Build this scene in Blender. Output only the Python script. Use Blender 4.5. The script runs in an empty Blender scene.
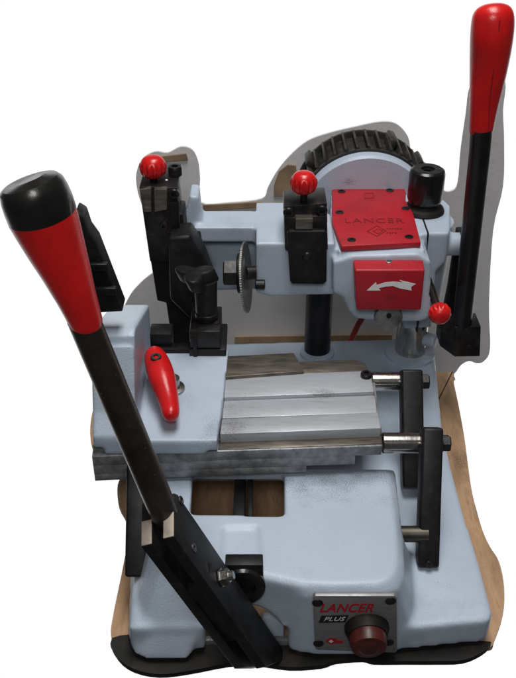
import bpy, bmesh, math, random
from mathutils import Vector, Matrix
random.seed(7)
S = bpy.context.scene
COL = S.collection
R = math.radians

# ------------------------------------------------------------------ camera
TH = R(33.0)
CAM = Vector((0.0, -0.583, 0.755))
F_ = Vector((0, math.cos(TH), -math.sin(TH)))
U_ = Vector((0, math.sin(TH), math.cos(TH)))
cam_d = bpy.data.cameras.new('camera')
cam_d.sensor_fit = 'VERTICAL'; cam_d.sensor_height = 24.0
cam_d.lens = 24.0 * 900 / 678
cam_d.clip_start = 0.01; cam_d.clip_end = 100
cam = bpy.data.objects.new('camera', cam_d)
cam.location = CAM; cam.rotation_euler = (math.pi / 2 - TH, 0, 0)
COL.objects.link(cam); S.camera = cam

# ------------------------------------------------------------------ world
W = bpy.data.worlds.new('World'); S.world = W; W.use_nodes = True
nt = W.node_tree; nt.nodes.clear()
tc = nt.nodes.new('ShaderNodeTexCoord')
dt = nt.nodes.new('ShaderNodeVectorMath'); dt.operation = 'DOT_PRODUCT'
dt.inputs[1].default_value = F_
nt.links.new(tc.outputs['Generated'], dt.inputs[0])
mr = nt.nodes.new('ShaderNodeMapRange'); mr.interpolation_type = 'SMOOTHSTEP'
mr.inputs['From Min'].default_value = 0.55; mr.inputs['From Max'].default_value = 0.80
mr.inputs['To Min'].default_value = 0.06; mr.inputs['To Max'].default_value = 1.0
nt.links.new(dt.outputs['Value'], mr.inputs['Value'])
bg = nt.nodes.new('ShaderNodeBackground'); bg.inputs['Color'].default_value = (1, 1, 1, 1)
nt.links.new(mr.outputs['Result'], bg.inputs['Strength'])
wo = nt.nodes.new('ShaderNodeOutputWorld'); nt.links.new(bg.outputs[0], wo.inputs[0])

# ------------------------------------------------------------------ lamps
def area(name, loc, target, size, power, color):
    l = bpy.data.lights.new(name, 'AREA'); l.shape = 'RECTANGLE'
    l.size = size[0]; l.size_y = size[1]; l.energy = power; l.color = color
    o = bpy.data.objects.new(name, l); COL.objects.link(o); o.location = loc
    o.rotation_euler = (Vector(target) - Vector(loc)).to_track_quat('-Z', 'Y').to_euler()
    return o
area('ceiling_lamp', (0.10, 0.25, 1.9), (0.08, 0.25, 0.1), (1.3, 0.5), 28, (1, 0.985, 0.96))
area('front_lamp', (-0.05, -0.95, 1.25), (0.05, 0.25, 0.12), (0.40, 0.28), 5.6, (1, 0.98, 0.95))
S.view_settings.view_transform = 'Standard'; S.view_settings.look = 'None'
S.view_settings.exposure = 0.0; S.view_settings.gamma = 1.0
S.render.engine = 'CYCLES'

# ------------------------------------------------------------------ helpers
def ray(px, py):
    return F_ + Vector((1, 0, 0)) * ((px - 258) / 900.0) + U_ * ((339 - py) / 900.0)
def P(px, py, x=None, y=None, z=None, t=None):
    r = ray(px, py)
    if t is None:
        if y is not None: t = (y - CAM.y) / r.y
        elif z is not None: t = (z - CAM.z) / r.z
        else: t = (x - CAM.x) / r.x
    return CAM + r * t

def mat(name, base, rough=0.5, metal=0.0, spec=0.5, var=0.12, scale=40, bump=0.0, bscale=400,
        dirt=None, dirt_amt=0.0, dirt_scale=60, stretch=(1, 1, 1), coat=0.0, rvar=0.12, speck=None, speck_amt=0.0):
    m = bpy.data.materials.new(name); m.use_nodes = True
    n = m.node_tree; L = n.links; b = n.nodes['Principled BSDF']
    t = n.nodes.new('ShaderNodeTexCoord'); mp = n.nodes.new('ShaderNodeMapping')
    mp.inputs['Scale'].default_value = stretch
    L.new(t.outputs['Object'], mp.inputs[0])
    def noise(s, d=6, r=0.6):
        q = n.nodes.new('ShaderNodeTexNoise'); q.inputs['Scale'].default_value = s
        q.inputs['Detail'].default_value = d; q.inputs['Roughness'].default_value = r
        L.new(mp.outputs[0], q.inputs['Vector']); return q
    n1 = noise(scale)
    ramp = n.nodes.new('ShaderNodeValToRGB')
    lo = [c * (1 - var * 1.6) for c in base]; hi = [min(1, c * (1 + var)) for c in base]
    ramp.color_ramp.elements[0].color = (*lo, 1); ramp.color_ramp.elements[0].position = 0.32
    ramp.color_ramp.elements[1].color = (*hi, 1); ramp.color_ramp.elements[1].position = 0.68
    L.new(n1.outputs['Fac'], ramp.inputs[0]); out = ramp.outputs[0]
    def over(out, col, amt, nz, p0, p1):
        r2 = n.nodes.new('ShaderNodeMapRange'); r2.inputs['From Min'].default_value = p0
        r2.inputs['From Max'].default_value = p1; r2.inputs['To Max'].default_value = amt
        L.new(nz, r2.inputs['Value'])
        mx = n.nodes.new('ShaderNodeMix'); mx.data_type = 'RGBA'
        L.new(r2.outputs[0], mx.inputs[0]); L.new(out, mx.inputs[6]); mx.inputs[7].default_value = (*col, 1)
        return mx.outputs[2]
    if dirt:
        out = over(out, dirt, dirt_amt, noise(dirt_scale, 9, 0.7).outputs['Fac'], 0.55, 0.72)
    if speck:
        v = noise(520, 2, 0.5)
        out = over(out, speck, speck_amt, v.outputs['Fac'], 0.705, 0.76)
    L.new(out, b.inputs['Base Color'])
    rr = n.nodes.new('ShaderNodeMapRange'); rr.inputs['To Min'].default_value = max(0.03, rough - rvar)
    rr.inputs['To Max'].default_value = min(1, rough + rvar)
    L.new(noise(scale * 2.3).outputs['Fac'], rr.inputs['Value']); L.new(rr.outputs[0], b.inputs['Roughness'])
    b.inputs['Metallic'].default_value = metal
    b.inputs['Specular IOR Level'].default_value = spec
    b.inputs['Coat Weight'].default_value = coat; b.inputs['Coat Roughness'].default_value = 0.12
    if bump:
        bp = n.nodes.new('ShaderNodeBump'); bp.inputs['Strength'].default_value = 0.6
        bp.inputs['Distance'].default_value = bump
        L.new(noise(bscale, 3, 0.55).outputs['Fac'], bp.inputs['Height']); L.new(bp.outputs[0], b.inputs['Normal'])
    return m

PAINT = mat('hammered_paint', (0.425, 0.495, 0.59), 0.38, 0, 0.45, var=0.04, scale=9, bump=0.0005, bscale=620,
            dirt=(0.16, 0.18, 0.22), dirt_amt=0.30, dirt_scale=11, speck=(0.05, 0.05, 0.055), speck_amt=0.4)
CASTB = mat('black_paint', (0.010, 0.010, 0.011), 0.45, 0, 0.25, var=0.35, scale=60, bump=0.00012, bscale=500,
            dirt=(0.045, 0.040, 0.036), dirt_amt=0.5, dirt_scale=45)
BLACKM = mat('blackened_steel', (0.016, 0.0145, 0.014), 0.38, 0.25, 0.4, var=0.4, scale=70, bump=0.0003, bscale=600,
             dirt=(0.075, 0.062, 0.05), dirt_amt=0.55, dirt_scale=70)
PLAST = mat('black_plastic', (0.010, 0.0095, 0.009), 0.25, 0, 0.5, var=0.3, scale=50, bump=0.0002, bscale=300,
            dirt=(0.04, 0.03, 0.025), dirt_amt=0.3, dirt_scale=30)
FANM = mat('dusty_black_plastic', (0.022, 0.020, 0.018), 0.5, 0, 0.4, var=0.3, scale=60, dirt=(0.11, 0.095, 0.075), dirt_amt=0.5)
RED = mat('red_plastic', (0.58, 0.009, 0.010), 0.27, 0, 0.5, var=0.12, scale=30, bump=0.00022, bscale=850,
          dirt=(0.22, 0.008, 0.008), dirt_amt=0.45, dirt_scale=22)
REDP = mat('red_paint', (0.40, 0.010, 0.020), 0.45, 0, 0.45, var=0.12, scale=25, bump=0.0005, bscale=260,
           dirt=(0.22, 0.01, 0.016), dirt_amt=0.5, dirt_scale=25, speck=(0.03, 0.01, 0.01), speck_amt=0.7)
REDD = mat('red_groove', (0.16, 0.006, 0.010), 0.6, var=0.2)
STEEL = mat('machined_steel', (0.42, 0.41, 0.39), 0.30, 1.0, 0.5, var=0.16, scale=40, stretch=(1, 9, 9), bump=0.0002, bscale=200,
            dirt=(0.16, 0.12, 0.09), dirt_amt=0.5, dirt_scale=30)
TABLE = mat('ground_iron', (0.42, 0.45, 0.485), 0.38, 0.25, 0.5, var=0.05, scale=30, stretch=(1, 8, 8), bump=0.0002, bscale=260,
            dirt=(0.15, 0.12, 0.095), dirt_amt=0.5, dirt_scale=12, speck=(0.06, 0.04, 0.03), speck_amt=0.8)
RAWI = mat('raw_cast_iron', (0.27, 0.28, 0.29), 0.5, 0.5, 0.5, var=0.30, scale=70, bump=0.0009, bscale=300,
           dirt=(0.06, 0.055, 0.05), dirt_amt=0.75, dirt_scale=28, speck=(0.6, 0.6, 0.6), speck_amt=0.4)
GROOVE = mat('oily_steel', (0.15, 0.13, 0.11), 0.38, 0.6, 0.5, var=0.30, scale=40, stretch=(1, 6, 6),
             dirt=(0.03, 0.025, 0.02), dirt_amt=0.7, dirt_scale=22)
CHROME = mat('polished_steel', (0.48, 0.46, 0.43), 0.16, 1.0, 0.5, var=0.14, scale=60, stretch=(6, 1, 1), rvar=0.06)
LEVER = mat('worn_steel_tube', (0.075, 0.062, 0.054), 0.33, 0.85, 0.5, var=0.30, scale=22, bump=0.0003, bscale=250,
            dirt=(0.16, 0.065, 0.035), dirt_amt=0.5, dirt_scale=24, speck=(0.6, 0.55, 0.5), speck_amt=0.5)
DKTUBE = mat('black_tube', (0.012, 0.011, 0.012), 0.34, 0.2, 0.4, var=0.3, scale=40, dirt=(0.04, 0.035, 0.03), dirt_amt=0.4)
BARE = mat('bare_worn_steel', (0.40, 0.34, 0.29), 0.5, 0.25, var=0.25, scale=90, dirt=(0.20,0.12,0.08), dirt_amt=0.6, dirt_scale=90)
BRASS = mat('brass', (0.09, 0.08, 0.065), 0.4, 0.9, var=0.2)
SIGNM = mat('brushed_aluminium', (0.27, 0.275, 0.29), 0.42, 0.45, var=0.12, scale=90, stretch=(1, 1, 10),
            dirt=(0.11, 0.11, 0.11), dirt_amt=0.5, dirt_scale=35)
INKR = mat('red_ink', (0.42, 0.010, 0.022), 0.5, var=0.15)
INKB = mat('black_ink', (0.008, 0.008, 0.009), 0.5, var=0.15)
INKW = mat('white_ink', (0.78, 0.78, 0.80), 0.5, var=0.04)
BTN = mat('grimy_red_button', (0.075, 0.012, 0.009), 0.4, 0, 0.5, var=0.35, scale=70, dirt=(0.025, 0.018, 0.015), dirt_amt=0.85, dirt_scale=60)
RUB_SHADE = mat('black_rubber_and_shade', (0.012, 0.011, 0.010), 0.6, 0, 0.3, var=0.3, scale=40, dirt=(0.05, 0.03, 0.02), dirt_amt=0.4, dirt_scale=40)
WALL = mat('grey_wall_paint', (0.64, 0.635, 0.64), 0.8, 0, 0.2, var=0.05, scale=8, bump=0.0006, bscale=120)
WOOD = mat('brown_board', (0.46, 0.29, 0.17), 0.62, 0, 0.3, var=0.22, scale=14, stretch=(5, 1, 1), bump=0.0005, bscale=300,
           dirt=(0.07, 0.04, 0.025), dirt_amt=0.75, dirt_scale=14, speck=(0.04, 0.02, 0.012), speck_amt=0.7)
TRIM = mat('brown_trim', (0.30, 0.21, 0.13), 0.6, 0, 0.3, var=0.2, scale=20)
CABLE = mat('red_cable', (0.32, 0.03, 0.03), 0.45, var=0.1)

def grime(m, spots, col=(0.045,0.047,0.055)):
    n = m.node_tree; L = n.links; b = n.nodes['Principled BSDF']
    t = n.nodes.new('ShaderNodeTexCoord'); src = b.inputs['Base Color'].links[0].from_socket
    f = n.nodes.new('ShaderNodeTexNoise'); f.inputs['Scale'].default_value = 760; f.inputs['Detail'].default_value = 4; L.new(t.outputs['Object'], f.inputs['Vector'])
    g = n.nodes.new('ShaderNodeTexNoise'); g.inputs['Scale'].default_value = 45; g.inputs['Detail'].default_value = 5; L.new(t.outputs['Object'], g.inputs['Vector'])
    for c, sx, amt in spots:
        mp = n.nodes.new('ShaderNodeMapping'); mp.vector_type = 'POINT'
        mp.inputs['Scale'].default_value = (1/sx[0], 1/sx[1], 1/sx[2]); mp.inputs['Location'].default_value = (-c[0]/sx[0], -c[1]/sx[1], -c[2]/sx[2])
        L.new(t.outputs['Object'], mp.inputs[0])
        ln = n.nodes.new('ShaderNodeVectorMath'); ln.operation = 'LENGTH'; L.new(mp.outputs[0], ln.inputs[0])
        fall = n.nodes.new('ShaderNodeMapRange'); fall.inputs['From Min'].default_value = 1.0; fall.inputs['From Max'].default_value = 0.0
        fall.inputs['To Max'].default_value = 0.36; L.new(ln.outputs['Value'], fall.inputs['Value'])
        a = n.nodes.new('ShaderNodeMath'); a.operation = 'ADD'; L.new(fall.outputs[0], a.inputs[0]); L.new(f.outputs['Fac'], a.inputs[1])
        a2 = n.nodes.new('ShaderNodeMath'); a2.operation = 'MULTIPLY_ADD'; a2.inputs[1].default_value = 0.5; L.new(g.outputs['Fac'], a2.inputs[0]); L.new(a.outputs[0], a2.inputs[2])
        k = n.nodes.new('ShaderNodeMapRange'); k.inputs['From Min'].default_value = 0.90; k.inputs['From Max'].default_value = 1.22; k.inputs['To Max'].default_value = amt*0.75
        L.new(a2.outputs[0], k.inputs['Value'])
        gate = n.nodes.new('ShaderNodeMath'); gate.operation = 'LESS_THAN'; gate.inputs[1].default_value = 1.0; L.new(ln.outputs['Value'], gate.inputs[0])
        mm = n.nodes.new('ShaderNodeMath'); mm.operation = 'MULTIPLY'; L.new(k.outputs[0], mm.inputs[0]); L.new(gate.outputs[0], mm.inputs[1])
        mx = n.nodes.new('ShaderNodeMix'); mx.data_type = 'RGBA'; L.new(mm.outputs[0], mx.inputs[0]); L.new(src, mx.inputs[6]); mx.inputs[7].default_value = (*col, 1)
        src = mx.outputs[2]
    L.new(src, b.inputs['Base Color'])
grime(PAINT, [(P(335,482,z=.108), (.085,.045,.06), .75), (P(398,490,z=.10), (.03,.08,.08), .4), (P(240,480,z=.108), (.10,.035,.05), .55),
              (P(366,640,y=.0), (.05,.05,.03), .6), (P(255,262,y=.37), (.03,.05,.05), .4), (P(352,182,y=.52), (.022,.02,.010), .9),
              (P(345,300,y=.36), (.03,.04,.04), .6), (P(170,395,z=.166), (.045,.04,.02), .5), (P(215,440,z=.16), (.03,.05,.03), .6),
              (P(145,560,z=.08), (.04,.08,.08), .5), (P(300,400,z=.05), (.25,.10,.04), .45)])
grime(TABLE, [(P(322,395,z=.156), (.022,.010,.02), .9), (P(230,450,z=.156), (.03,.12,.03), .7), (P(370,380,z=.156), (.03,.05,.03), .6)], (.09,.055,.04))
grime(WOOD, [(P(462,465,z=0), (.02,.06,.02), .95), (P(485,560,z=0), (.03,.06,.02), .3)], (.03,.02,.015))
grime(REDP, [(P(390,297,y=.326), (.016,.008,.006), .7), (P(345,244,z=.27), (.03,.03,.03), .5), (P(415,240,z=.27), (.03,.03,.03), .5)], (.03,.008,.01))
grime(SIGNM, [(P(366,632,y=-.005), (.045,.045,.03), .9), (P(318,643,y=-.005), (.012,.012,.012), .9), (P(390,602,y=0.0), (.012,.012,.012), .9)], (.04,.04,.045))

def link(name, bm, m, parent=None, smooth=True, bevel=0.0, seg=2):
    bmesh.ops.recalc_face_normals(bm, faces=bm.faces)
    me = bpy.data.meshes.new(name); bm.to_mesh(me); bm.free()
    me.materials.append(m)
    o = bpy.data.objects.new(name, me); COL.objects.link(o)
    if parent: o.parent = parent
    if smooth:
        for p in me.polygons: p.use_smooth = True
        bpy.context.view_layer.objects.active = o
    if bevel:
        b = o.modifiers.new('bevel', 'BEVEL'); b.width = bevel; b.segments = seg; b.limit_method = 'ANGLE'; b.angle_limit = R(35)
        b.harden_normals = False
    if smooth:
        try:
            me.set_sharp_from_angle(angle=R(32))
        except Exception: pass
    if bevel: bake(o); o.data.set_sharp_from_angle(angle=R(40)) if smooth else None
    return o
def bake(o):
    dg = bpy.context.evaluated_depsgraph_get(); dg.update()
    me = bpy.data.meshes.new_from_object(o.evaluated_get(dg)); 
    o.modifiers.clear(); o.data = me
def B(): return bmesh.new()
def box(bm, x0, x1, y0, y1, z0, z1):
    v = [bm.verts.new((x, y, z)) for x in (x0, x1) for y in (y0, y1) for z in (z0, z1)]
    for f in ((0,1,3,2),(4,6,7,5),(0,4,5,1),(2,3,7,6),(0,2,6,4),(1,5,7,3)): bm.faces.new([v[i] for i in f])
    return bm
def fbox(bm, o, a, b, c):            # box from centre o and half-axis vectors
    v = [bm.verts.new(o + a*i + b*j + c*k) for i in (-1,1) for j in (-1,1) for k in (-1,1)]
    for f in ((0,1,3,2),(4,6,7,5),(0,4,5,1),(2,3,7,6),(0,2,6,4),(1,5,7,3)): bm.faces.new([v[i] for i in f])
    return bm
def prism(bm, pts, off):
    a = [bm.verts.new(p) for p in pts]; b = [bm.verts.new(Vector(p) + Vector(off)) for p in pts]
    n = len(pts); bm.faces.new(a); bm.faces.new(b[::-1])
    for i in range(n): bm.faces.new((a[i], b[i], b[(i+1)%n], a[(i+1)%n]))
    return bm
def pY(bm, px, y0, y1): return prism(bm, [P(a, b, y=y0) for a, b in px], (0, y1 - y0, 0))
def pZ(bm, px, z1, z0): return prism(bm, [P(a, b, z=z1) for a, b in px], (0, 0, z0 - z1))
def frame(d):
    d = Vector(d).normalized(); u = Vector((1,0,0)) if abs(d.x) < 0.8 else Vector((0,0,1))
    a = (u - d * u.dot(d)).normalized(); return d, a, d.cross(a)
def lathe(bm, o, d, prof, n=40, cap=True, flute=None):
    d, a, b = frame(d); o = Vector(o); rings = []
    for h, r in prof:
        ring = []
        for k in range(n):
            an = 2*math.pi*k/n; rr = r
            if flute and flute[1] <= h <= flute[2]: rr = r * (1 + flute[3] * math.cos(an * flute[0]))
            ring.append(bm.verts.new(o + d*h + (a*math.cos(an) + b*math.sin(an)) * rr))
        rings.append(ring)
    for i in range(len(rings)-1):
        for k in range(n): bm.faces.new((rings[i][k], rings[i][(k+1)%n], rings[i+1][(k+1)%n], rings[i+1][k]))
    if cap: bm.faces.new(rings[0][::-1]); bm.faces.new(rings[-1])
    return bm
def cyl(bm, p0, p1, r, n=32, ch=0.0):
    p0, p1 = Vector(p0), Vector(p1); L = (p1-p0).length
    pr = [(0, r-ch), (ch, r), (L-ch, r), (L, r-ch)] if ch else [(0, r), (L, r)]
    return lathe(bm, p0, p1-p0, pr, n)
def tube(bm, pts, rad, n=20):        # varying radius sweep with rounded ends
    pts = [Vector(p) for p in pts]; rings = []
    for i, p in enumerate(pts):
        d = (pts[min(i+1, len(pts)-1)] - pts[max(i-1, 0)]); d, a, b = frame(d)
        r = rad[i]; rx, ry = r if isinstance(r, tuple) else (r, r)
        rings.append([bm.verts.new(p + a*math.cos(2*math.pi*k/n)*rx + b*math.sin(2*math.pi*k/n)*ry) for k in range(n)])
    for i in range(len(rings)-1):
        for k in range(n): bm.faces.new((rings[i][k], rings[i][(k+1)%n], rings[i+1][(k+1)%n], rings[i+1][k]))
    bm.faces.new(rings[0][::-1]); bm.faces.new(rings[-1]); return bm
def casting(name, bm, m, parent, voxel=0.0022, smooth=6, cut=None, detail=None):
    bmesh.ops.recalc_face_normals(bm, faces=bm.faces)
    o = link(name, bm, m, parent, smooth=False)
    r = o.modifiers.new('r', 'REMESH'); r.mode = 'VOXEL'; r.voxel_size = voxel; bake(o)
    if cut:
        for c in cut:
            bmesh.ops.recalc_face_normals(c, faces=c.faces)
            me = bpy.data.meshes.new('c'); c.to_mesh(me); c.free(); co = bpy.data.objects.new('c', me); COL.objects.link(co)
            bo = o.modifiers.new('b', 'BOOLEAN'); bo.operation = 'DIFFERENCE'; bo.object = co; bo.solver = 'EXACT'; bake(o)
            bpy.data.objects.remove(co)
        r = o.modifiers.new('r', 'REMESH'); r.mode = 'VOXEL'; r.voxel_size = voxel; bake(o)
    s = o.modifiers.new('s', 'SMOOTH'); s.iterations = smooth; s.factor = 0.5; bake(o)
    o.data.materials.clear(); o.data.materials.append(m)
    for p in o.data.polygons: p.use_smooth = True; p.material_index = 0
    return o
def text(name, s, m, parent, o, xa, ya, size, ext=0.0002, bold=0.0, shear=0.0, sx=1.0, space=1.0):
    c = bpy.data.curves.new(name, 'FONT'); c.body = s; c.size = size; c.extrude = ext; c.offset = bold; c.shear = shear
    c.align_x = 'CENTER'; c.align_y = 'CENTER'; c.space_character = space
    t = bpy.data.objects.new(name, c); COL.objects.link(t)
    dg = bpy.context.evaluated_depsgraph_get(); dg.update()
    me = bpy.data.meshes.new_from_object(t.evaluated_get(dg)); bpy.data.objects.remove(t)
    xa = Vector(xa).normalized(); ya = Vector(ya); ya = (ya - xa*ya.dot(xa)).normalized(); za = xa.cross(ya)
    M = Matrix((( *( [xa.x*sx, ya.x, za.x, o[0]] ),), (xa.y*sx, ya.y, za.y, o[1]), (xa.z*sx, ya.z, za.z, o[2]), (0,0,0,1)))
    me.transform(M); me.materials.clear(); me.materials.append(m)
    ob = bpy.data.objects.new(name, me); COL.objects.link(ob); ob.parent = parent; return ob
def hexbolt(parent, name, o, d, r, h, m=None, sock=True):
    bm = B(); lathe(bm, o, d, [(0, r), (h*0.85, r), (h, r*0.88)], 6)
    return link(name, bm, m or BLACKM, parent, smooth=False)
def capscrew(parent, o, d, r, h, m=None, name='screw'):
    o = Vector(o); bm = B()
    lathe(bm, o, d, [(0, r), (h*0.8, r), (h, r*0.86), (h, r*0.5), (h*0.45, r*0.48)], 24)
    s = link(name, bm, m or BLACKM, parent); return s
def knob(parent, o, d, r, name='knob'):   # fluted red ball knob
    bm = B(); pr = []
    for i in range(15):
        a = math.pi * (0.10 + 0.86 * i / 14); pr.append((r*0.85 - r*0.88*math.cos(a), r*math.sin(a)**0.62))
    lathe(bm, o, d, pr, 96, flute=(14, r*0.2, r*1.12, 0.07))
    return link(name, bm, RED, parent)

def struct(o): o['kind'] = 'structure'; return o

# ------------------------------------------------------------------ the setting
bench_px = [(125,366),(300,366),(437,372),(452,372),(454,384),(459,408),(464.5,439),(471,487),(477,512),(483,532),(490,547),(499,562),(504,587),
            (503,614),(495,638),(492,646),(483,655),(463,663),(435,664),(406,664),(374,664),(363,661),(336,663),(322,668),(290,669.5),(255,665),
            (228,666),(188,674),(159,677),(135,672),(118,658),(111,635),(114,611),(124,562),(128.7,527),(119,505),(117.7,485),(123,472),
            (111,470),(105,460),(92,445),(91,420),(99,393),(110,378)]
bench_px = [(a, b-7 if b > 650 else b) for a, b in bench_px]
def spline(pts, k=4):
    out = []; n = len(pts)
    for i in range(n):
        p0, p1, p2, p3 = pts[i-1], pts[i], pts[(i+1)%n], pts[(i+2)%n]
        for j in range(k):
            t = j/k
            out.append(tuple(0.5*((2*b)+(-a+c)*t+(2*a-5*b+4*c-d)*t*t+(-a+3*b-3*c+d)*t**3) for a,b,c,d in zip(p0,p1,p2,p3)))
    return out
bm = B(); pZ(bm, spline(bench_px), 0.0, -0.006)
bench = struct(link('workbench', bm, WOOD, smooth=False))
wall_px = [(128,372),(122,345),(121,318),(130,296),(143,281),(163,262),(158,230),(142,205),(136,178),(142,160),(155,152),(168,153),(181,147),(192,150),
           (198,162),(200,180),(201,203),(230,203),(262,199),(268,188),(277,172),(290,156),(308,141),(330,133),(355,127),(380,122),(396,124),(408,137),
           (412,155),(425,163),(440,175),(443,190),(452,191),(458,183),(461,150),(466,115),(471,85),(490,60),(505,80),(503,110),(504,140),(503,186),(493,231),(489,304),
           (490,348),(484,361),(476,363),(469,361),(461,365),(454,374),(440,384),(300,384)]
YW = 0.68
bm = B(); pY(bm, spline(wall_px), YW, YW+0.004)
wall = struct(link('wall', bm, WALL, smooth=False))
for px in ([(203,205.5),(262,202.5),(262,207),(203,211)], [(274,186),(279,172),(288,165),(296,166),(298,196),(274,196)],
           [(160,157),(168,156),(186,154),(188,160),(160,162)],
           [(235,337),(392,335),(392,341),(235,343)]):
    bm = B(); pY(bm, px, YW-0.004, YW-0.0005)
    struct(link('wall_trim', bm, TRIM, smooth=False))

# ------------------------------------------------------------------ the machine
K = bpy.data.objects.new('key_cutting_machine', None); COL.objects.link(K); K.location = (0,0,0)
K['label'] = 'pale blue key cutting machine with red-handled levers standing on brown board'
K['category'] = 'key cutting machine'

# black strip standing in for the shade under the casting front
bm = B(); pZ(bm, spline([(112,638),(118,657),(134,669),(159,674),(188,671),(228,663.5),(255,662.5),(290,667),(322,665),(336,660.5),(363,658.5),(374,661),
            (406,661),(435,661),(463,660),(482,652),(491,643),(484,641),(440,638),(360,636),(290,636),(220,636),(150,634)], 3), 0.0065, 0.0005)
link('underside_shade_strip', bm, RUB_SHADE, K)

# base casting
xL = P(131,640,z=0.012).x; xR = P(496,636,z=0.012).x
bm = B()
pZ(bm, [(433,346),(437,374),(443,432),(454,476),(466,520),(479,560),(493,612),(489,620),(418,627),(300,628),(129,628),(134,560),(160,350),(225,343),(350,339),(415,338)], 0.045, 0.012)
# pedestal for the column
colC = P(410,351,z=0.052); colC.z = 0.0
lathe(bm, (colC.x, colC.y, 0.02), (0,0,1), [(0,0.040),(0.030,0.034)], 40)
# main hump
zT = 0.108
HP = [P(a,b,z=zT) for a,b in [(396,462),(404,530),(406,560),(404,574),(396,584),(384,588),(330,589),(303,587),(286,581),(262,576),(240,573),(200,566),(170,562),(152,545),(150,525),(155,462)]]
prism(bm, [p+Vector((0,0,-0.010)) for p in HP], (0,0,-(zT-0.0215)))
hc = sum(HP, Vector())/len(HP)
yF = P(300,590,z=zT).y
y0 = P(350,652,z=0.012).y
# flared skirt of right block and left foot
def loft(bm, top, bot):
    a = [bm.verts.new(p) for p in top]; b = [bm.verts.new(p) for p in bot]; n = len(a)
    bm.faces.new(a); bm.faces.new(b[::-1])
    for i in range(n): bm.faces.new((a[i], b[i], b[(i+1)%n], a[(i+1)%n]))
def q(px, py, z): return P(px, py, z=z) - (Vector((0,0,0.010)) if z == zT else Vector())
loft(bm, [Vector((hc.x+(p.x-hc.x)*0.93, hc.y+(p.y-hc.y)*0.88, zT)) for p in HP], [p+Vector((0,0,-0.010)) for p in HP])
loft(bm, [q(303,588,zT), q(384,588,zT), q(399,582,zT), q(405,570,zT), q(404,530,zT), q(303,530,zT)],
         [q(300,653,.012), q(398,652,.012), q(416,645,.012), q(421,628,.012), q(416,560,.012), q(303,560,.012)])
loft(bm, [q(152,535,zT), q(162,556,zT), q(176,562,zT), q(215,566,zT), q(240,500,zT), q(155,500,zT)],
         [q(127,636,.012), q(133,654,.012), q(146,660,.012), q(190,659,.012), q(225,560,.012), q(130,560,.012)])
# arch rib
loft(bm, [q(225,570,.106), q(306,588,.106), q(306,530,.104), q(240,530,.104)],
         [q(240,636,.012), q(310,652,.012), q(310,600,.012), q(240,600,.012)])
cuts = []
c = B(); pZ(c, [(193,468),(284,469),(284,513),(190,511)], zT+.003, -0.02); 
# push the opening down through the hump (straight vertical shaft)
cuts.append(c)
c = B(); lathe(c, (P(252,610,y=y0).x, y0-0.05, 0.034), (0,1,0), [(0,0.029),(0.12,0.029)], 32); cuts.append(c)
c = B(); box(c, P(205,640,y=y0).x, P(288,640,y=y0).x, y0-0.05, y0+0.12, -0.01, 0.045); cuts.append(c)
c = B(); box(c, -0.105, 0.135, 0.05, 0.22, -0.02, 0.093); cuts.append(c)
c = B(); box(c, -0.105, 0.18, 0.04, 0.42, -0.02, 0.030); cuts.append(c)
# shallow recess panel on the hump
c = B(); pZ(c, [(222,523),(260,522),(262,553),(219,554)], zT+0.004, zT-0.0030); cuts.append(c)
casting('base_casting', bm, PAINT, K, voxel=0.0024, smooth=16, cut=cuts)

# inside of the opening: black rail
bm = B(); box(bm, P(234,495,z=0.08).x, P(245,495,z=.08).x, 0.052, 0.218, 0.060, 0.086)
box(bm, P(248,495,z=0.08).x, P(253,495,z=.08).x, 0.052, 0.218, 0.064, 0.090); link('inner_rail', bm, CASTB, K, bevel=0.001)
# front plinth lip in the arch
bm = B(); box(bm, -0.085, 0.045, 0.006, 0.012, 0.006, 0.014); link('front_lip', bm, RAWI, K, bevel=0.001)

# name plate
o = P(352,627,y=y0-0.002)
fa = Vector((0, q(350,591,zT).y - q(350,651.5,.012).y, zT-0.022)).normalized()   # up the front face
fn = Vector((0, -fa.z, fa.y))
c0 = q(350,651.5,.012) + fn*0.002
def fp(px, py, off=0.0):       # point on the front face under a pixel
    r = ray(px, py); a = c0 + fn*off; t = (a - CAM).dot(fn) / r.dot(fn); return CAM + r*t
bm = B(); prism(bm, [fp(a, b, 0.0035) for a, b in [(313,598),(315,596),(394.5,596),(397,598.5),(397,651),(395,653),(317,650),(315,648)]], -fn*0.0045)
plate = link('name_plate', bm, SIGNM, K, bevel=0.0006)
text('lettering', 'LANCER', INKR, plate, fp(346, 608.5, 0.0040), (1,0,0), fa, 0.0185, 0.0002, 0.0004, 0.3, 0.68, 1.08)
bm = B(); prism(bm, [fp(a, b, 0.0042) for a, b in [(321.5,616),(348.5,615.5),(345.5,622.5),(318.5,623)]], -fn*0.0006); link('lettering_panel', bm, INKB, plate, smooth=False)
text('lettering', 'PLUS', INKW, plate, fp(333.5, 619.3, 0.0045), (1,0,0), fa, 0.0085, 0.0001, 0.0000, 0.35, 1.05, 1.0)
bm = B(); prism(bm, [fp(a, b, 0.0040) for a, b in [(325.5,641.5),(330,638),(336,638.6),(337,640.5),(343,641),(343,643.5),(335,643.5),(331,645)]], -fn*0.0004); em = link('emblem', bm, INKR, plate, smooth=False)
bm = B(); prism(bm, [fp(a, b, 0.0043) for a, b in [(328.5,641.5),(331,640),(333.5,641.5),(331,643)]], -fn*0.0002); link('emblem_diamond', bm, INKW, plate, smooth=False)
for a, b in [(317.5,602.5),(390.5,600.5),(318.5,643),(388.5,642)]:
    bm = B(); lathe(bm, fp(a, b, 0.003), fn, [(0,0.0052),(0.0012,0.005),(0.0025,0.003),(0.003,0.0008)], 20)
    link('rivet', bm, BLACKM, plate)
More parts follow.
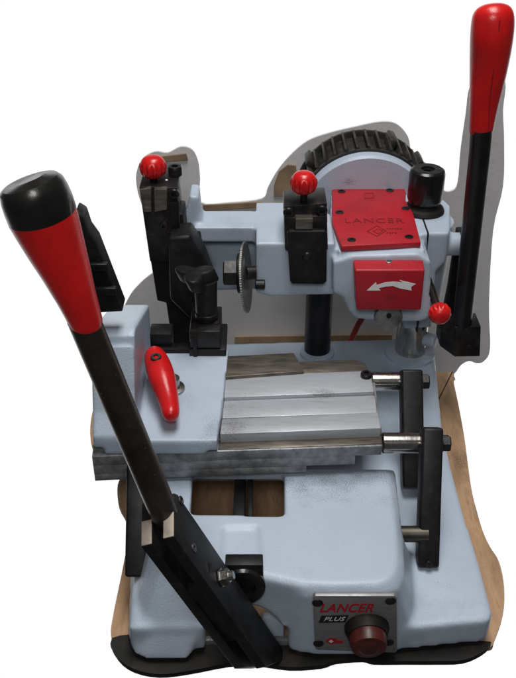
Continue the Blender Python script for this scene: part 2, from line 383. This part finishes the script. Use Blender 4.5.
# push button
bo = fp(366.5, 626.5, 0.003)
bm = B(); lathe(bm, bo, fn, [(0,0.0212),(0.004,0.0212),(0.008,0.0195),(0.011,0.0187),(0.011,0.0165)], 40); bt = link('power_button', bm, RUB_SHADE, K)
bm = B(); lathe(bm, bo + fn*0.008, fn, [(0,0.0175),(0.010,0.0175),(0.015,0.016),(0.0155,0.010),(0.0165,0.0085),(0.0165,0.001)], 40, flute=(16,0.001,0.012,0.012)); link('button_cap', bm, BTN, bt)

# column and black post
bm = B(); lathe(bm, (colC.x, colC.y, 0.048), (0,0,1), [(0,0.035),(0.004,0.035),(0.006,0.030),(0.006,0.022)], 48); link('column_flange', bm, PAINT, K)
bm = B(); cyl(bm, (colC.x, colC.y, 0.05), (colC.x, colC.y, 0.25), 0.0212, 48); link('column', bm, CHROME, K)
pb = P(317,352,z=0.048)
bm = B(); lathe(bm, (pb.x, pb.y, 0.044), (0,0,1), [(0,0.024),(0.006,0.024),(0.009,0.0185)], 40); link('post_flange', bm, PAINT, K)
bm = B(); cyl(bm, (pb.x, pb.y, 0.045), (pb.x, pb.y, 0.22), 0.0182, 40); link('black_post', bm, DKTUBE, K)

# ------------------------------------------------------------ carriage
CA = K
# slab
bm = B()
pZ(bm, [(92,457),(218,451.5),(382,446),(374,372),(226,374),(100,380)], 0.1475, 0.1355)
link('carriage_slab', bm, RAWI, K, bevel=0.0004)
bm = B(); prism(bm, [P(a,b,z=.1475) + Vector((0,0.0002,-0.01205)) for a,b in [(92,457),(218,451.5),(356,446.8),(348,376),(226,374),(100,380)]], (0,0,-0.012))
link('slide_block', bm, RAWI, K, bevel=0.0003)
bm = B(); prism(bm, [P(a,b,z=.1475) + Vector((0,0.0004,-0.0241)) for a,b in [(92,457),(218,451.5),(307,448.5),(302,376),(226,374),(100,380)]], (0,0,-0.009))
link('slide_block', bm, RAWI, K, bevel=0.0003)
# strips on the bed (each its own plank of ground iron)
def strip(name, px, z, h, m, bev=0.0012):
    bm = B(); pZ(bm, px, z, z-h); return link(name, bm, m, K, bevel=bev)
strip('bed_plate', [(226,376),(370,370.5),(374,391.5),(224,397.5)], 0.160, 0.020, TABLE)
strip('slide_rail', [(224,395),(374,391),(375,397),(224,402)], 0.1545, 0.014, GROOVE, 0.0005)
strip('bed_plate', [(224,400.5),(375,395),(377,412.5),(222,418)], 0.156, 0.016, TABLE)
strip('bed_plate', [(222,418.8),(378,412),(381,428),(220,434)], 0.160, 0.020, TABLE)
strip('slide_rail', [(220,431),(381,426),(382,434),(219,440)], 0.1515, 0.01, GROOVE, 0.0005)
strip('slide_rail', [(219,439),(382,433),(382,443.6),(218,449.6)], 0.1485, 0.010, GROOVE, 0.001)
strip('back_rail', [(224,356),(294,352.5),(304,371),(224,377)], 0.164, 0.022, GROOVE)
strip('back_rail', [(296,361),(356,359),(366,363),(370,372),(304,374)], 0.156, 0.016, GROOVE, 0.002)
capscrew(K, P(366,377,z=.159), (0,0,1), 0.0065, 0.006)
# rods, links
def rod(px0, px1, py, z, r=0.0112):
    a = P(px0, py, z=z); bm = B(); cyl(bm, (a.x-0.001, a.y, a.z), (P(px1,py,z=z).x, a.y, a.z), r, 40, 0.001)
    return link('guide_rod', bm, CHROME, K), a
_, ra = rod(383, 424, 443, 0.140)
_, rb = rod(372, 404, 381.5, 0.142)
def carriage_link(top, bot, w=0.0110, dpt=0.011):
    d = (bot-top); Lg = d.length; d.normalize(); xa = Vector((1,0,0)); n = d.cross(xa).normalized()
    bm = B(); fbox(bm, (top+bot)/2, xa*w, d*(Lg/2), n*dpt)
    o = link('swing_arm', bm, CASTB, K, bevel=0.003, seg=3); return o, n, d
xn = P(429,443,z=.14).x
t1 = Vector((xn, ra.y-0.001, 0.162)); b1 = Vector((P(428,560,z=.05).x-.001, P(427,562,z=.05).y+0.000, 0.044))
lk, n1, d1 = carriage_link(t1, b1)
xf = P(409,381,z=.142).x; off = rb.y - ra.y
carriage_link(Vector((xf, t1.y+off, 0.159)), Vector((xf, b1.y+off, 0.054)), 0.0125)
tl = P(137,470,z=.14); carriage_link(Vector((P(136,478,z=.13).x, t1.y-.01, 0.14)), Vector((P(137,570,z=.05).x, b1.y-0.016, 0.046)), 0.011)
for (x, y, z) in ((xn+0.0118, ra.y, 0.140), (xf+0.0125, rb.y, 0.142)):
    bm = B(); lathe(bm, (x,y,z), (1,0,0), [(0,0.0105),(0.002,0.0105)], 30); link('washer', bm, BLACKM, K)
    hexbolt(K, 'hex_bolt', (x+0.002,y,z), (1,0,0), 0.0092, 0.0085)
sgn = 1 if n1.y < 0 else -1
capscrew(lk, b1 - d1*0.004 + n1*sgn*0.011, n1*sgn, 0.0035, 0.002)
bm = B(); a = P(408,534,y=b1.y+0.016); cyl(bm, (a.x-0.02,a.y,a.z), (b1.x, a.y, a.z), 0.0085, 32); link('spacer_bush', bm, BRASS, K)

# painted tray
zt = 0.166
bm = B()
pZ(bm, [(103,441),(217,441),(223,400),(229,349),(150,347),(114,380)], zt, zt-0.019)
fy = P(140,413,z=zt).y; by = P(152,345,z=zt).y; rx = P(140,413,z=zt).x
pr = [(fy, zt-0.01),(fy-0.004, 0.200),(fy+.008, 0.258),(fy+0.02,0.262),(by, 0.222),(by, zt-0.01)]
prism(bm, [Vector((rx, a, b)) for a, b in pr], (-0.044, 0, 0))
prism(bm, [Vector((rx, a, b)) for a, b in ((fy-0.046, zt-0.01),(fy-0.046, zt+0.004),(fy-0.030, 0.19),(fy, 0.255),(fy+0.02, zt-0.01))], (-0.044, 0, 0))
bm_c = [B()]; pZ(bm_c[0], [(216,437),(222,430),(222,470),(205,470),(205,452)], zt-0.014, zt-0.03)
casting('carriage_cover', bm, PAINT, K, voxel=0.0020, smooth=6, cut=bm_c)
# black mass behind the near handle
bm = B(); pY(bm, [(56,303),(60,292),(75,212),(83,217),(88,232),(96,243),(105,266),(123,312),(100,313),(90,330),(74,328),(64,316)], 0.19, 0.215)
link('side_guard', bm, CASTB, K, bevel=0.002)
for (a,b,w) in ((95,268,10),(104,292,12)):
    bm = B(); c = P(a,b,y=0.185); box(bm, c.x-0.02, c.x+0.012, c.y, c.y+0.006, c.z-0.004, c.z+0.004); link('guard_rib', bm, BLACKM, K, bevel=0.001)
# small black bar at the back of the tray
bm = B(); a = P(160,347,z=.175); box(bm, P(147,345,z=.17).x, P(200,345,z=.17).x, a.y, a.y+0.014, 0.164, 0.172)
box(bm, P(150,338,z=.18).x, P(172,338,z=.18).x, a.y+0.006, a.y+0.03, 0.166, 0.189); link('rear_bar', bm, CASTB, K, bevel=0.001)

# red clamp lever on the tray
bm = B(); c = P(172,387,z=zt+.003); lathe(bm, (c.x, c.y, zt-0.001), (0,0,1), [(0,0.0145),(0.004,0.014),(0.005,0.009),(0.016,0.009)], 32); link('lever_boss', bm, STEEL, K)
pts = [P(153.5,351,z=.197), P(154,353.5,z=.198), P(156.5,361,z=.198), P(160,371,z=.196), P(163,381,z=.194), P(166,391,z=.190), P(169,402,z=.187), P(170.5,411,z=.186), P(171,416,z=.186), P(171,418.5,z=.186)]
rad = [0.005, 0.0112, 0.0138, 0.0148, 0.0145, 0.0125, 0.0105, 0.0098, 0.0086, 0.0040]
bm = B(); tube(bm, pts, rad, 24)
cl = link('clamp_lever', bm, RED, K)
s = cl.modifiers.new('s','SUBSURF'); s.levels = 2; s.render_levels = 2; bake(cl)
tl_ = P(156,355.5,z=.2125); capscrew(cl, tl_ - Vector((0,0.000,0.0045)), (0,-0.25,1), 0.0058, 0.0045)

# key clamp on the tray
def T(px, py, y): return P(px, py, y=y)
yb = 0.287
bm = B(); box(bm, P(189,345,y=yb).x, P(226,345,y=yb).x, yb, yb+0.058, zt-0.001, zt+0.009); link('clamp_base', bm, BLACKM, K, bevel=0.001)
bm = B(); box(bm, P(189,345,y=yb).x+0.001, P(224,345,y=yb).x-0.004, yb+0.001, yb+0.058, zt+0.0105, zt+0.0335); cj = link('clamp_jaw', bm, BLACKM, K, bevel=0.0015)
bm = B(); box(bm, P(193,345,y=yb).x, P(197,345,y=yb).x, yb-0.0015, yb+0.012, zt-0.001, zt+0.030); link('jaw_pin', bm, CASTB, cj, bevel=0.0005)
cx = P(206,318,y=.318).x
zc = zt+0.033
bm = B(); lathe(bm, (cx+0.001,0.316,zc), (0,0,1), [(0,0.0125),(0.004,0.0135),(0.010,0.0135),(0.0105,0.0125),(0.048,0.0135),(0.052,0.013)], 36); st = link('clamp_stem', bm, CASTB, K)
bm = B()
hub = Vector((cx-0.006, 0.314, zc+0.049))
pts = []
for k in range(90):
    a = 2*math.pi*k/90; r = 0.0185 + 0.0065*math.cos(3*(a-0.5)); pts.append(hub + Vector((math.cos(a)*r, math.sin(a)*r, 0)))
prism(bm, pts, Vector((-0.006,-0.002,0.017))); tk = link('tri_knob', bm, CASTB, st, bevel=0.003, seg=3)
bm = B(); c = P(216,323,z=zt+.0335); lathe(bm, (c.x,c.y,zt+.0336),(0,0,1),[(0,0.0035),(0.0008,0.0034)],16); link('jaw_hole', bm, RUB_SHADE, cj)

# ------------------------------------------------------------ head casting
bm = B()
YA = 0.366
pY(bm, [(256,243),(335,243),(335,294.5),(270,297),(256,293)], YA, 0.45)
bm2 = bm
# centre top bulge to z .272 rear
box(bm, P(256,243,y=YA).x, 0.085, YA+0.004, 0.484, 0.235, 0.272)
# left upper block and web
box(bm, P(194,226,y=.412).x, P(258,226,y=.412).x, 0.410, 0.458, 0.252, 0.272)
pY(bm, [(200,240),(258,240),(258,290),(214,291),(206,268)], 0.432, 0.462)
pY(bm, [(183,222),(190,196),(198,197),(200,215),(206,238),(200,250),(186,246)], 0.42, 0.458)
# gearbox under the red cover
gx0, gx1 = P(332,248,z=.264).x, P(424,248,z=.264).x
prism(bm, [P(a,b,z=.266) for a,b in [(331,189),(408,186),(414,221),(425,250),(339,252),(330,222)]], (0,0,-0.045))
pY(bm, [(333,262),(352,256),(418,254),(431,262),(431,318),(420,322),(392,322),(357,319.5),(349,312),(342,298),(333,293)], 0.350, 0.47)
# column clamp
lathe(bm, (colC.x, colC.y, 0.085+0.03), (0,0,1), [(0,0.031),(0.03,0.033),(0.14,0.038)], 48)
pY(bm, [(420,233),(449,233),(449,240),(446,262),(436,272),(431,328),(404,330),(402,300),(418,260)], 0.405, 0.49)
prism(bm, [P(a,b,z=.2665) for a,b in [(404,200),(440,196),(450,205),(450,231),(436,233),(418,235)]], (0,0,-0.03))
# lug for lever pivot
lz = P(452,244,y=.425); cyl(bm, (0.235,lz.y,lz.z), (P(461,245,y=.425).x,lz.y,lz.z), 0.0145, 32)
# lug low
a = P(432,338,y=.46); cyl(bm, (colC.x, colC.y, a.z), (a.x+0.004, 0.45, a.z), 0.010, 24)
slit = B(); box(slit, P(428,240,y=.40).x-0.0012, P(428,240,y=.40).x+0.0012, 0.30, 0.475, 0.10, 0.30)
casting('head_casting', bm, PAINT, K, voxel=0.0019, smooth=5, cut=[slit])
# dark strip put in as the shade inside the slit
bm = B(); box(bm, P(428,240,y=.40).x-0.0011, P(428,240,y=.40).x+0.0011, 0.4035, 0.455, 0.125, 0.2672); link('slit_shade', bm, RUB_SHADE, K, smooth=False)
# moulded frames on the arm top
def emboss(pts, h, m, parent, name):
    bm = B(); prism(bm, pts, (0,0,h)); return link(name, bm, m, parent, bevel=0.0004)

# red cover plate
cov_px = [(332,189),(404,186),(406,192),(405,199),(409,205),(413.6,214),(421,242),(341.5,246),(332,221)]
zc_ = 0.2745
bm = B(); prism(bm, [P(a,b,z=zc_) for a,b in cov_px], (0,0,-0.0075)); cov = link('gear_cover', bm, REDP, K, bevel=0.0015)
for a,b in [(341.5,191.5),(390,190.5),(339.5,212.3),(405.5,208.5),(351.5,240),(409,237)]:
    p = P(a,b,z=zc_); capscrew(cov, (p.x,p.y,zc_-0.0005), (0,0,1), 0.0052, 0.0015)
text('lettering', 'LANCER', REDD, cov, P(374,221,z=zc_+.0002), (1,0.0,0), (0,1,0), 0.0185, 0.0004, -0.0003, 0, 1.0, 1.1)
def outline(pts, w, z, m, parent, name):
    bm = B()
    for i in range(len(pts)):
        a, b = Vector(pts[i]), Vector(pts[(i+1)%len(pts)]); d = (b-a).normalized(); n = Vector((-d.y, d.x, 0))*w
        prism(bm, [a-n, b-n, b+n, a+n], (0,0,0.0005))
    return link(name, bm, m, parent, smooth=False)
outline([P(a,b,z=zc_) for a,b in [(367,231.5),(377,226),(386,231),(377,236.5)]], 0.0004, zc_, REDD, cov, 'emblem')
outline([P(a,b,z=zc_) for a,b in [(373,231.5),(378,229),(383,231),(378,234)]], 0.0003, zc_, REDD, cov, 'emblem')
for row, n_ in ((229.0, 6), (233.2, 4)):
    for i in range(n_):
        x_ = 387.5 + i*2.7; p = P(x_, row, z=zc_)
        outline([p+Vector((-.0010,-.0014,0)), p+Vector((.0010,-.0014 if i%2 else .0012,0)), p+Vector((.0008,.0014,0)), p+Vector((-.0010,.0014,0))], 0.00015, zc_, REDD, cov, 'engraving')
outline([P(a,b,z=zc_) for a,b in [(364,193.5),(373,193),(374,198),(365,198.5)]], 0.0003, zc_, REDD, cov, 'emblem')

# red box guard with arrow
YB = 0.326
tl0, tr0 = P(354.7,271.5,y=YB), P(425,268.5,y=YB); bl0, br0 = P(356.6,311,y=YB), P(421,309.8,y=YB)
zt_ = (tl0.z+tr0.z)/2; zb_ = (bl0.z+br0.z)/2
bm = B(); loft(bm, [Vector((tl0.x,YB,zt_)), Vector((tr0.x,YB,zt_)), Vector((P(418,251,z=zt_).x+.004,0.366,zt_)), Vector((tl0.x,0.366,zt_))],
                   [Vector((bl0.x,YB,zb_)), Vector((br0.x,YB,zb_)), Vector((br0.x,0.366,zb_)), Vector((bl0.x,0.366,zb_))])
gb = link('cutter_guard_box', bm, REDP, K, bevel=0.0022, seg=3)
p = P(389,261.5,z=zt_); capscrew(gb, (p.x,p.y,zt_-0.0005), (0,0,1), 0.0042, 0.0012, STEEL)
# arrow: curved shaft with left head and notched tail
ar = [(367,290.5),(376,282.2),(376.8,285.2),(385,282.6),(394,281.8),(403,282.6),(399.5,280.2),(415.5,284),(411,287),(411.5,290.5),(400,288.5),(393,286),(385.5,286.6),(378.8,288.2),(380.5,290.6)]
bm = B(); prism(bm, [P(a,b,y=YB-0.0006) for a,b in ar], (0,0.0005,0)); link('arrow_mark', bm, INKW, gb, smooth=False)
# small knurled gear beneath
g = P(388,316,y=.345); bm = B()
lathe(bm, (g.x,.340,g.z), (0,1,0), [(0,0.0015),(0,0.0165),(0.006,0.0165)], 120, flute=(40,-1,1,0.03)); gr = link('feed_gear', bm, RAWI, K)
bm = B(); lathe(bm, (g.x,.338,g.z+.004), (0,1,0), [(0,0.003),(0.003,0.003)], 16); link('gear_hub', bm, RUB_SHADE, gr)

# column cap knob
ck = (colC.x-0.0, colC.y, 0)
zk = P(425,209,y=colC.y).z
bx = P(424.5,200,y=colC.y).x
bm = B(); lathe(bm, (bx, colC.y, zk-0.004), (0,0,1), [(0,0.026),(0.004,0.0262),(0.007,0.0245),(0.010,0.0185),(0.014,0.0175)], 48); sk = link('column_collar', bm, RUB_SHADE, K)
bm = B(); lathe(bm, (bx, colC.y, zk+0.008), (0,0,1), [(0,0.018),(0.003,0.0205),(0.008,0.0222),(0.040,0.0222),(0.0445,0.021),(0.0465,0.018),(0.0465,0.0085),(0.044,0.008),(0.044,0.0045),(0.041,0.004)], 48); cc = link('adjuster_knob', bm, PLAST, K)

# motor pulley housing behind
wc = Vector((P(370,160,y=.52).x, 0.52, 0.232)); Rw = 0.088
bm = B(); lathe(bm, wc, (0,1,0), [(0,0.07),(0,Rw-0.003),(0.003,Rw),(0.016,Rw),(0.016,Rw-0.01)], 96)
link('pulley_cover', bm, PAINT, K)
bm = B(); lathe(bm, wc + Vector((0,.016,0)), (0,1,0), [(0,Rw+0.0035),(0.004,Rw+0.0035),(0.004,Rw-0.002),(0.070,Rw-0.002),(0.074,Rw-0.012)], 96); mh = link('motor_housing', bm, FANM, K)
bm = B()
for k in range(13):
    an = R(34 + k*9.3); d = Vector((math.cos(an),0,math.sin(an))); tt = Vector((-math.sin(an),0,math.cos(an)))
    fbox(bm, wc + Vector((0,0.052,0)) + d*(Rw+0.001), d*0.0055, Vector((0,0.032,0)), tt*0.0017)
lathe(bm, wc + Vector((0,0.078,0)), (0,1,0), [(0,Rw-0.004),(0,Rw+0.006),(0.005,Rw+0.006),(0.005,Rw-0.004)], 96)
link('cooling_fins', bm, FANM, mh, bevel=0.0005)
for an in (37, 68, 142):
    an = R(an); d = Vector((math.cos(an),0,math.sin(an))); tt = Vector((-math.sin(an),0,math.cos(an)))
    bm = B(); fbox(bm, wc + Vector((0,0.066,0)) + d*(Rw+0.003), d*0.008, Vector((0,0.019,0)), tt*0.0055)
    link('clip', bm, FANM, mh, bevel=0.002)

# ------------------------------------------------------------ cutter and spindle
cc_ = P(246,277.5,y=.360); bm = B(); n = 160
d, a, b = frame((1,0,0)); 
NB = Vector((1,-0.11,0.10)).normalized()
lathe(bm, Vector((cc_.x, .360, cc_.z)) - NB*0.0016, NB, [(0,0.012),(0,0.036),(0.0004,0.0425),(0.0028,0.0425),(0.0032,0.036),(0.0032,0.012)], 288, flute=(96,0.0003,0.003,0.005))
link('cutting_wheel', bm, STEEL, K)
bm = B(); lathe(bm, (cc_.x-0.011,.360,cc_.z+.006), (1,0,0), [(0,0.020),(0.0015,0.024),(0.004,0.024),(0.0045,0.021),(0.007,0.021),(0.0075,0.026),(0.0095,0.026)], 48); link('spindle_flange', bm, CASTB, K)
bm = B(); lathe(bm, (cc_.x-0.027,.360,cc_.z+.006), (1,0,0), [(0,0.0135),(0.0015,0.0165),(0.014,0.0165),(0.017,0.0165)], 6); link('spindle_nut', bm, BLACKM, K, smooth=False)
bm = B(); cyl(bm, (cc_.x,.360,cc_.z+.006), (-0.004,.363,cc_.z+.005), 0.0085); link('spindle', bm, BLACKM, K)
p = P(260,280,y=.362); bm = B(); cyl(bm, (p.x-.006,.362,p.z-.006),(p.x+.006,.362,p.z-.006),.006,20,.001); link('lock_pin', bm, BLACKM, K)

# middle clamp / shield
YM = 0.352
bm = B(); pY(bm, [(288.5,231),(325,231),(327,234),(326.5,282),(323,284.5),(292,284),(290,281),(287,234)], YM, YM+0.008); sh = link('shield', bm, CASTB, K, bevel=0.0012)
p = P(307,256.5,y=YM); lathe_b = B(); lathe(lathe_b, (p.x,YM,p.z), (0,-1,0), [(0,0.0055),(0.0022,0.0042),(0.003,0.0015)], 24); link('shield_screw', lathe_b, BLACKM, sh)
bm = B(); pY(bm, [(284,218),(327,216),(328,250),(324,252),(288,252),(285,250)], YM+0.008, 0.40)
tz = P(305,198,y=.405).z
pY(bm, [(284,206),(327,203),(327.5,224),(284,226)], YM+0.014, 0.412); jb = link('depth_gauge_block', bm, BLACKM, K, bevel=0.0015)
for a,b in [(288.5,212),(322,210)]:
    p = P(a,b,y=YM+.013); capscrew(jb, (p.x,YM+.0145,p.z), (0,-1,0), 0.0062, 0.005)
pz = P(304,222,y=YM+.006); bm = B(); box(bm, pz.x-.010,pz.x+.010, YM+.002, YM+.02, pz.z-.008, pz.z+.006); link('gauge_tongue', bm, GROOVE, jb, bevel=.001)
p = P(303.5,205,y=.375); bm = B(); cyl(bm, (p.x,.375,p.z-.012), (p.x,.375,p.z+.022), .0042, 20); ks = link('knob_stem', bm, BLACKM, K)
p2 = P(303.5,192,y=.375); knob(ks, (p2.x,.375,p2.z-.001), (0,0,1), 0.0148)
bm = B(); p=P(285,190,y=.42); box(bm, P(284,190,y=.42).x, P(323,190,y=.42).x, .415,.425, tz-.02, tz+.002); link('rear_lug', bm, CASTB, jb, bevel=.003)

# ------------------------------------------------------------ left tower (tracer side)
YT = 0.376
bm = B()
prism(bm, [P(a,b,y=YT) for a,b in [(139,187),(177.5,187.5),(179,232),(176,262),(150,262)]], (0,0.075,0))
tw = link('tracer_tower', bm, BLACKM, K, bevel=0.0015)
bm = B(); pY(bm, [(143,214),(183,214),(186,240),(192,262),(196,300),(194,345),(172,345),(166,303),(157,301)], YT+0.010, YT+0.05)
pY(bm, [(186,236),(200,236),(204,262),(213,300),(200,318),(190,300)], YT+0.02, 0.43)
link('tracer_arm', bm, CASTB, K, bevel=0.002)
bm = B(); pY(bm, [(168,238),(190,236),(203,258),(213,284),(215,310),(190,320),(170,300)], 0.350, 0.39); link('tracer_carrier', bm, CASTB, K, bevel=0.004, seg=3)
bm = B(); pY(bm, [(139.5,190),(151,188),(151.5,212),(143,212)], YT-0.004, YT+.002); link('tower_plate', bm, GROOVE, tw, bevel=0.0006)
bm = B(); pY(bm, [(154,190),(167,189),(167,210),(154.5,212)], YT-0.006, YT+.002); link('tower_plate', bm, GROOVE, tw, bevel=0.0006)
bm = B(); pY(bm, [(169,202),(179,202),(180,236),(172,236)], YT-0.003, YT+.002); link('tower_rib', bm, CASTB, tw, bevel=0.0006)
for a,b,r in [(174,194,.0062),(164,226,.0052)]:
    p = P(a,b,y=YT-.002); capscrew(tw, (p.x,YT+.002,p.z), (0,-1,0), r, .006)
zt2 = P(150,187,y=YT).z
p = P(175,170,z=zt2+.006); capscrew(tw, (p.x,p.y,zt2), (0,0,1), 0.0082, 0.011)
p = P(153.5,181,z=zt2); bm = B(); cyl(bm, (p.x,p.y+.004,zt2-.01),(p.x,p.y+.004,zt2+.012),.0045,20); ks = link('knob_stem', bm, BLACKM, K)
knob(ks, (p.x,p.y+.004,zt2+.003), (0,0,1), 0.0150)
p = P(166.5,180,z=zt2); bm = B(); lathe(bm, (p.x,p.y,zt2),(0,0,1),[(0,.0016),(.0005,.0012)],12); link('set_pin', bm, INKW, tw)

# ------------------------------------------------------------ small red ball lever
a = P(427.5,281,y=.404); b = P(438,309,y=.345)
bm = B(); tube(bm, [a+(a-b)*0.3, a, b], [.0058,.0058,.0048], 20); hs = link('clamp_handle', bm, LEVER, K)
knob(hs, b-(b-a).normalized()*0.002, (b-a), 0.0130, 'ball_knob')

# ------------------------------------------------------------ right lever
rbm = P(459,340,t=1.15); rtp = P(491.5,4,t=0.885)
dirr = (rtp-rbm).normalized()
sp = rbm.lerp(rtp, 0.0)
def along(px, py, t): return P(px, py, t=t)
h0 = along(481,132.5,.955)
bm = B(); tube(bm, [P(461.5,328,t=1.145), P(480,150,t=.97), P(481.5,128,t=.953)], [.0118,.0116,.0116], 32); rl = link('feed_lever_shaft', bm, DKTUBE, K)
hp = [P(481,133,t=.957), P(481,131.5,t=.956), P(482.5,115,t=.948), P(486,90,t=.935), P(489,65,t=.922), P(491.5,40,t=.905), P(492.8,22,t=.897), P(493,12,t=.892), P(493,6,t=.889), P(493,3,t=.888)]
hr = [.0120,.0128,.0140,.0170,.0198,.0216,.0216,.0200,.0150,.0060]
hpts = []
bm = B(); tube(bm, hp, [(r, r*0.92) for r in hr], 36); hd = link('handle_grip', bm, RED, rl); s = hd.modifiers.new('s','SUBSURF'); s.levels=2; s.render_levels=2; bake(hd)
bm = B(); tube(bm, [P(488.5,131,t=.945),P(489.5,100,t=.925),P(495,60,t=.900),P(500,20,t=.876)], [.0004]*4, 8); link('mould_seam', bm, REDD, hd)
# flat arm beside the shaft + clevis
bm = B(); pY(bm, [(458,232),(470,232),(472,246),(462,300),(460,345),(439.5,346),(441,330),(449,290)], 0.436, 0.452); link('lever_plate', bm, CASTB, K, bevel=0.0015)
bm = B(); pY(bm, [(455,327.5),(481,326.5),(480,356.5),(454,357)], 0.372, 0.405)
prism(bm, [P(a,b,y=0.372) for a,b in [(455,328),(454.6,357)]] + [P(439.5,346,y=.39), P(441,331,y=.39)], (0,0.03,0))
cv = link('clevis', bm, BLACKM, K, bevel=0.0012)
p = P(469,347,y=.372); bm = B(); lathe(bm, (p.x,.3718,p.z),(0,-1,0),[(0,.0036),(.0004,.0034)],20); link('clevis_hole', bm, RUB_SHADE, cv)
hexbolt(K, 'pivot_nut', P(460.5,241,y=.418), (1,0,0), .0115, .012)

# red cable
bm = B(); tube(bm, [P(364,315,y=.56),P(358,325,y=.56),P(350,342,y=.56),P(346,352,y=.56)], [.0045]*4, 14); link('power_cable', bm, CABLE, K)

# ------------------------------------------------------------ near lever (left)
L0 = P(272,660,t=.902); L1 = P(157,506,t=.735)
d = (L1-L0).normalized(); xa = Vector((1,0,0)); xa = (xa - d*xa.dot(d)).normalized(); w = d.cross(xa).normalized()
if w.y > 0: w = -w
mid = (L0+L1)/2
def onbar(px, py, off=0.0145):      # point on right face of the bracket
    r = ray(px, py); a = mid + xa*off; t = (a-CAM).dot(xa)/r.dot(xa); return CAM + r*t
BP = [(174.4,493),(178,494.5),(285,652),(283,660),(266,668),(174.4,537)]
BR = []
for off, dx, dy in ((0.0145, 0, 0), (-0.0070, -22.0, 7.5)):
    bm = B(); prism(bm, [onbar(a+dx, min(b+dy, 667), off) for a, b in BP], xa*-0.0098); br_ = link('lever_bracket', bm, CASTB, K, bevel=0.0008); BR.append(br_)
    e0, e1 = onbar(174.4+dx, 512+dy, off), onbar(174.4+dx, 536.3+dy, off); cn = (e1-e0).cross(xa).normalized()
    if cn.dot(CAM-e0) < 0: cn = -cn
    bm = B(); prism(bm, [e0-xa*0.0003, e1-xa*0.0003, e1-xa*0.0094, e0-xa*0.0094], cn*0.0009); link('bare_end', bm, BARE, br_, bevel=0.0003)
pr_ = BR[0]
bm = B(); a0 = onbar(200,600,0.004); fbox(bm, onbar(215,612,-0.001), xa*0.010, d*0.045, w*0.004); link('bracket_web', bm, CASTB, K, bevel=0.0008)
for px, py, r in ((181,500.5,.0042),(194,548,.0045)):
    pt = onbar(px, py); bm = B(); lathe(bm, pt, xa, [(0,r),(.0008,r*.9),(.0008,r*.5),(.0002,r*.45)], 20); link('bracket_screw', bm, BLACKM, pr_)
for px, py, ra_ in ((207,566,.0065),(211,570,.0065)):
    pt = onbar(px, py); bm = B(); lathe(bm, pt, xa, [(0,ra_),(.0002,ra_)], 24); link('bracket_slot', bm, RUB_SHADE, pr_)
pt = onbar(220,578)
bm = B(); cyl(bm, pt - xa*0.006, pt + xa*0.013, .0042, 20, .0008); link('pivot_bolt', bm, STEEL, K)
bm = B(); lathe(bm, pt + xa*0.001, xa, [(0,.0085),(.0012,.0085),(.0013,.0072),(.007,.0072),(.008,.006)], 6); link('pivot_nut', bm, STEEL, K, smooth=False)
# shaft and grip
s0 = P(163,512,t=.735); s1 = P(88,330,t=.655)
bm = B(); tube(bm, [P(170,528,t=.742), P(166,518,t=.738), P(158,498,t=.731), s1, P(83,318,t=.650)], [.008,.0112,.0118,.0119,.0119], 40); sh_ = link('carriage_lever_shaft', bm, LEVER, K)
gp = [P(86.3,323.5,t=.652), P(86,322,t=.651), P(82,311,t=.646), P(76,296,t=.64), P(66,271,t=.63), P(57,250,t=.622), P(47,226,t=.613), P(42,214,t=.609)]
grd = [.0118,.0122,.0130,.0144,.0174,.0200,.0226,.0236]
bm = B(); tube(bm, gp, grd, 44); gg = link('handle_grip', bm, RED, K); gg.parent = sh_
cp = [P(43,217,t=.610), P(42,214,t=.609), P(38,203,t=.604), P(34.5,194,t=.60), P(31.5,186,t=.597), P(30,182,t=.5955), P(29,180,t=.595)]
bm = B(); tube(bm, cp, [.0228,.0236,.0236,.0231,.0218,.0190,.012], 44); cpp = link('grip_end_cap', bm, PLAST, gg)

# pivot housing beside bracket (black square plate with dark round pocket)
yq = 0.004
bm = B(); pY(bm, [(225,565),(263,565),(263.5,583),(260,596),(250,606),(225,606)], yq, yq+0.014); ph = link('pivot_bearing', bm, CASTB, K, bevel=0.001)
p = P(243,587,y=yq-.004); bm = B(); lathe(bm, (p.x,yq+.002,p.z), (0,-1,0.15), [(0,.021),(.007,.021),(.009,.0185),(.009,.012),(.003,.011)], 40); link('bearing_ring', bm, PLAST, ph)
bm = B(); pY(bm, [(262,619),(270,617),(284,625),(284,668),(262,668)], 0.012, 0.02); link('front_gusset', bm, PAINT, K, bevel=.002)
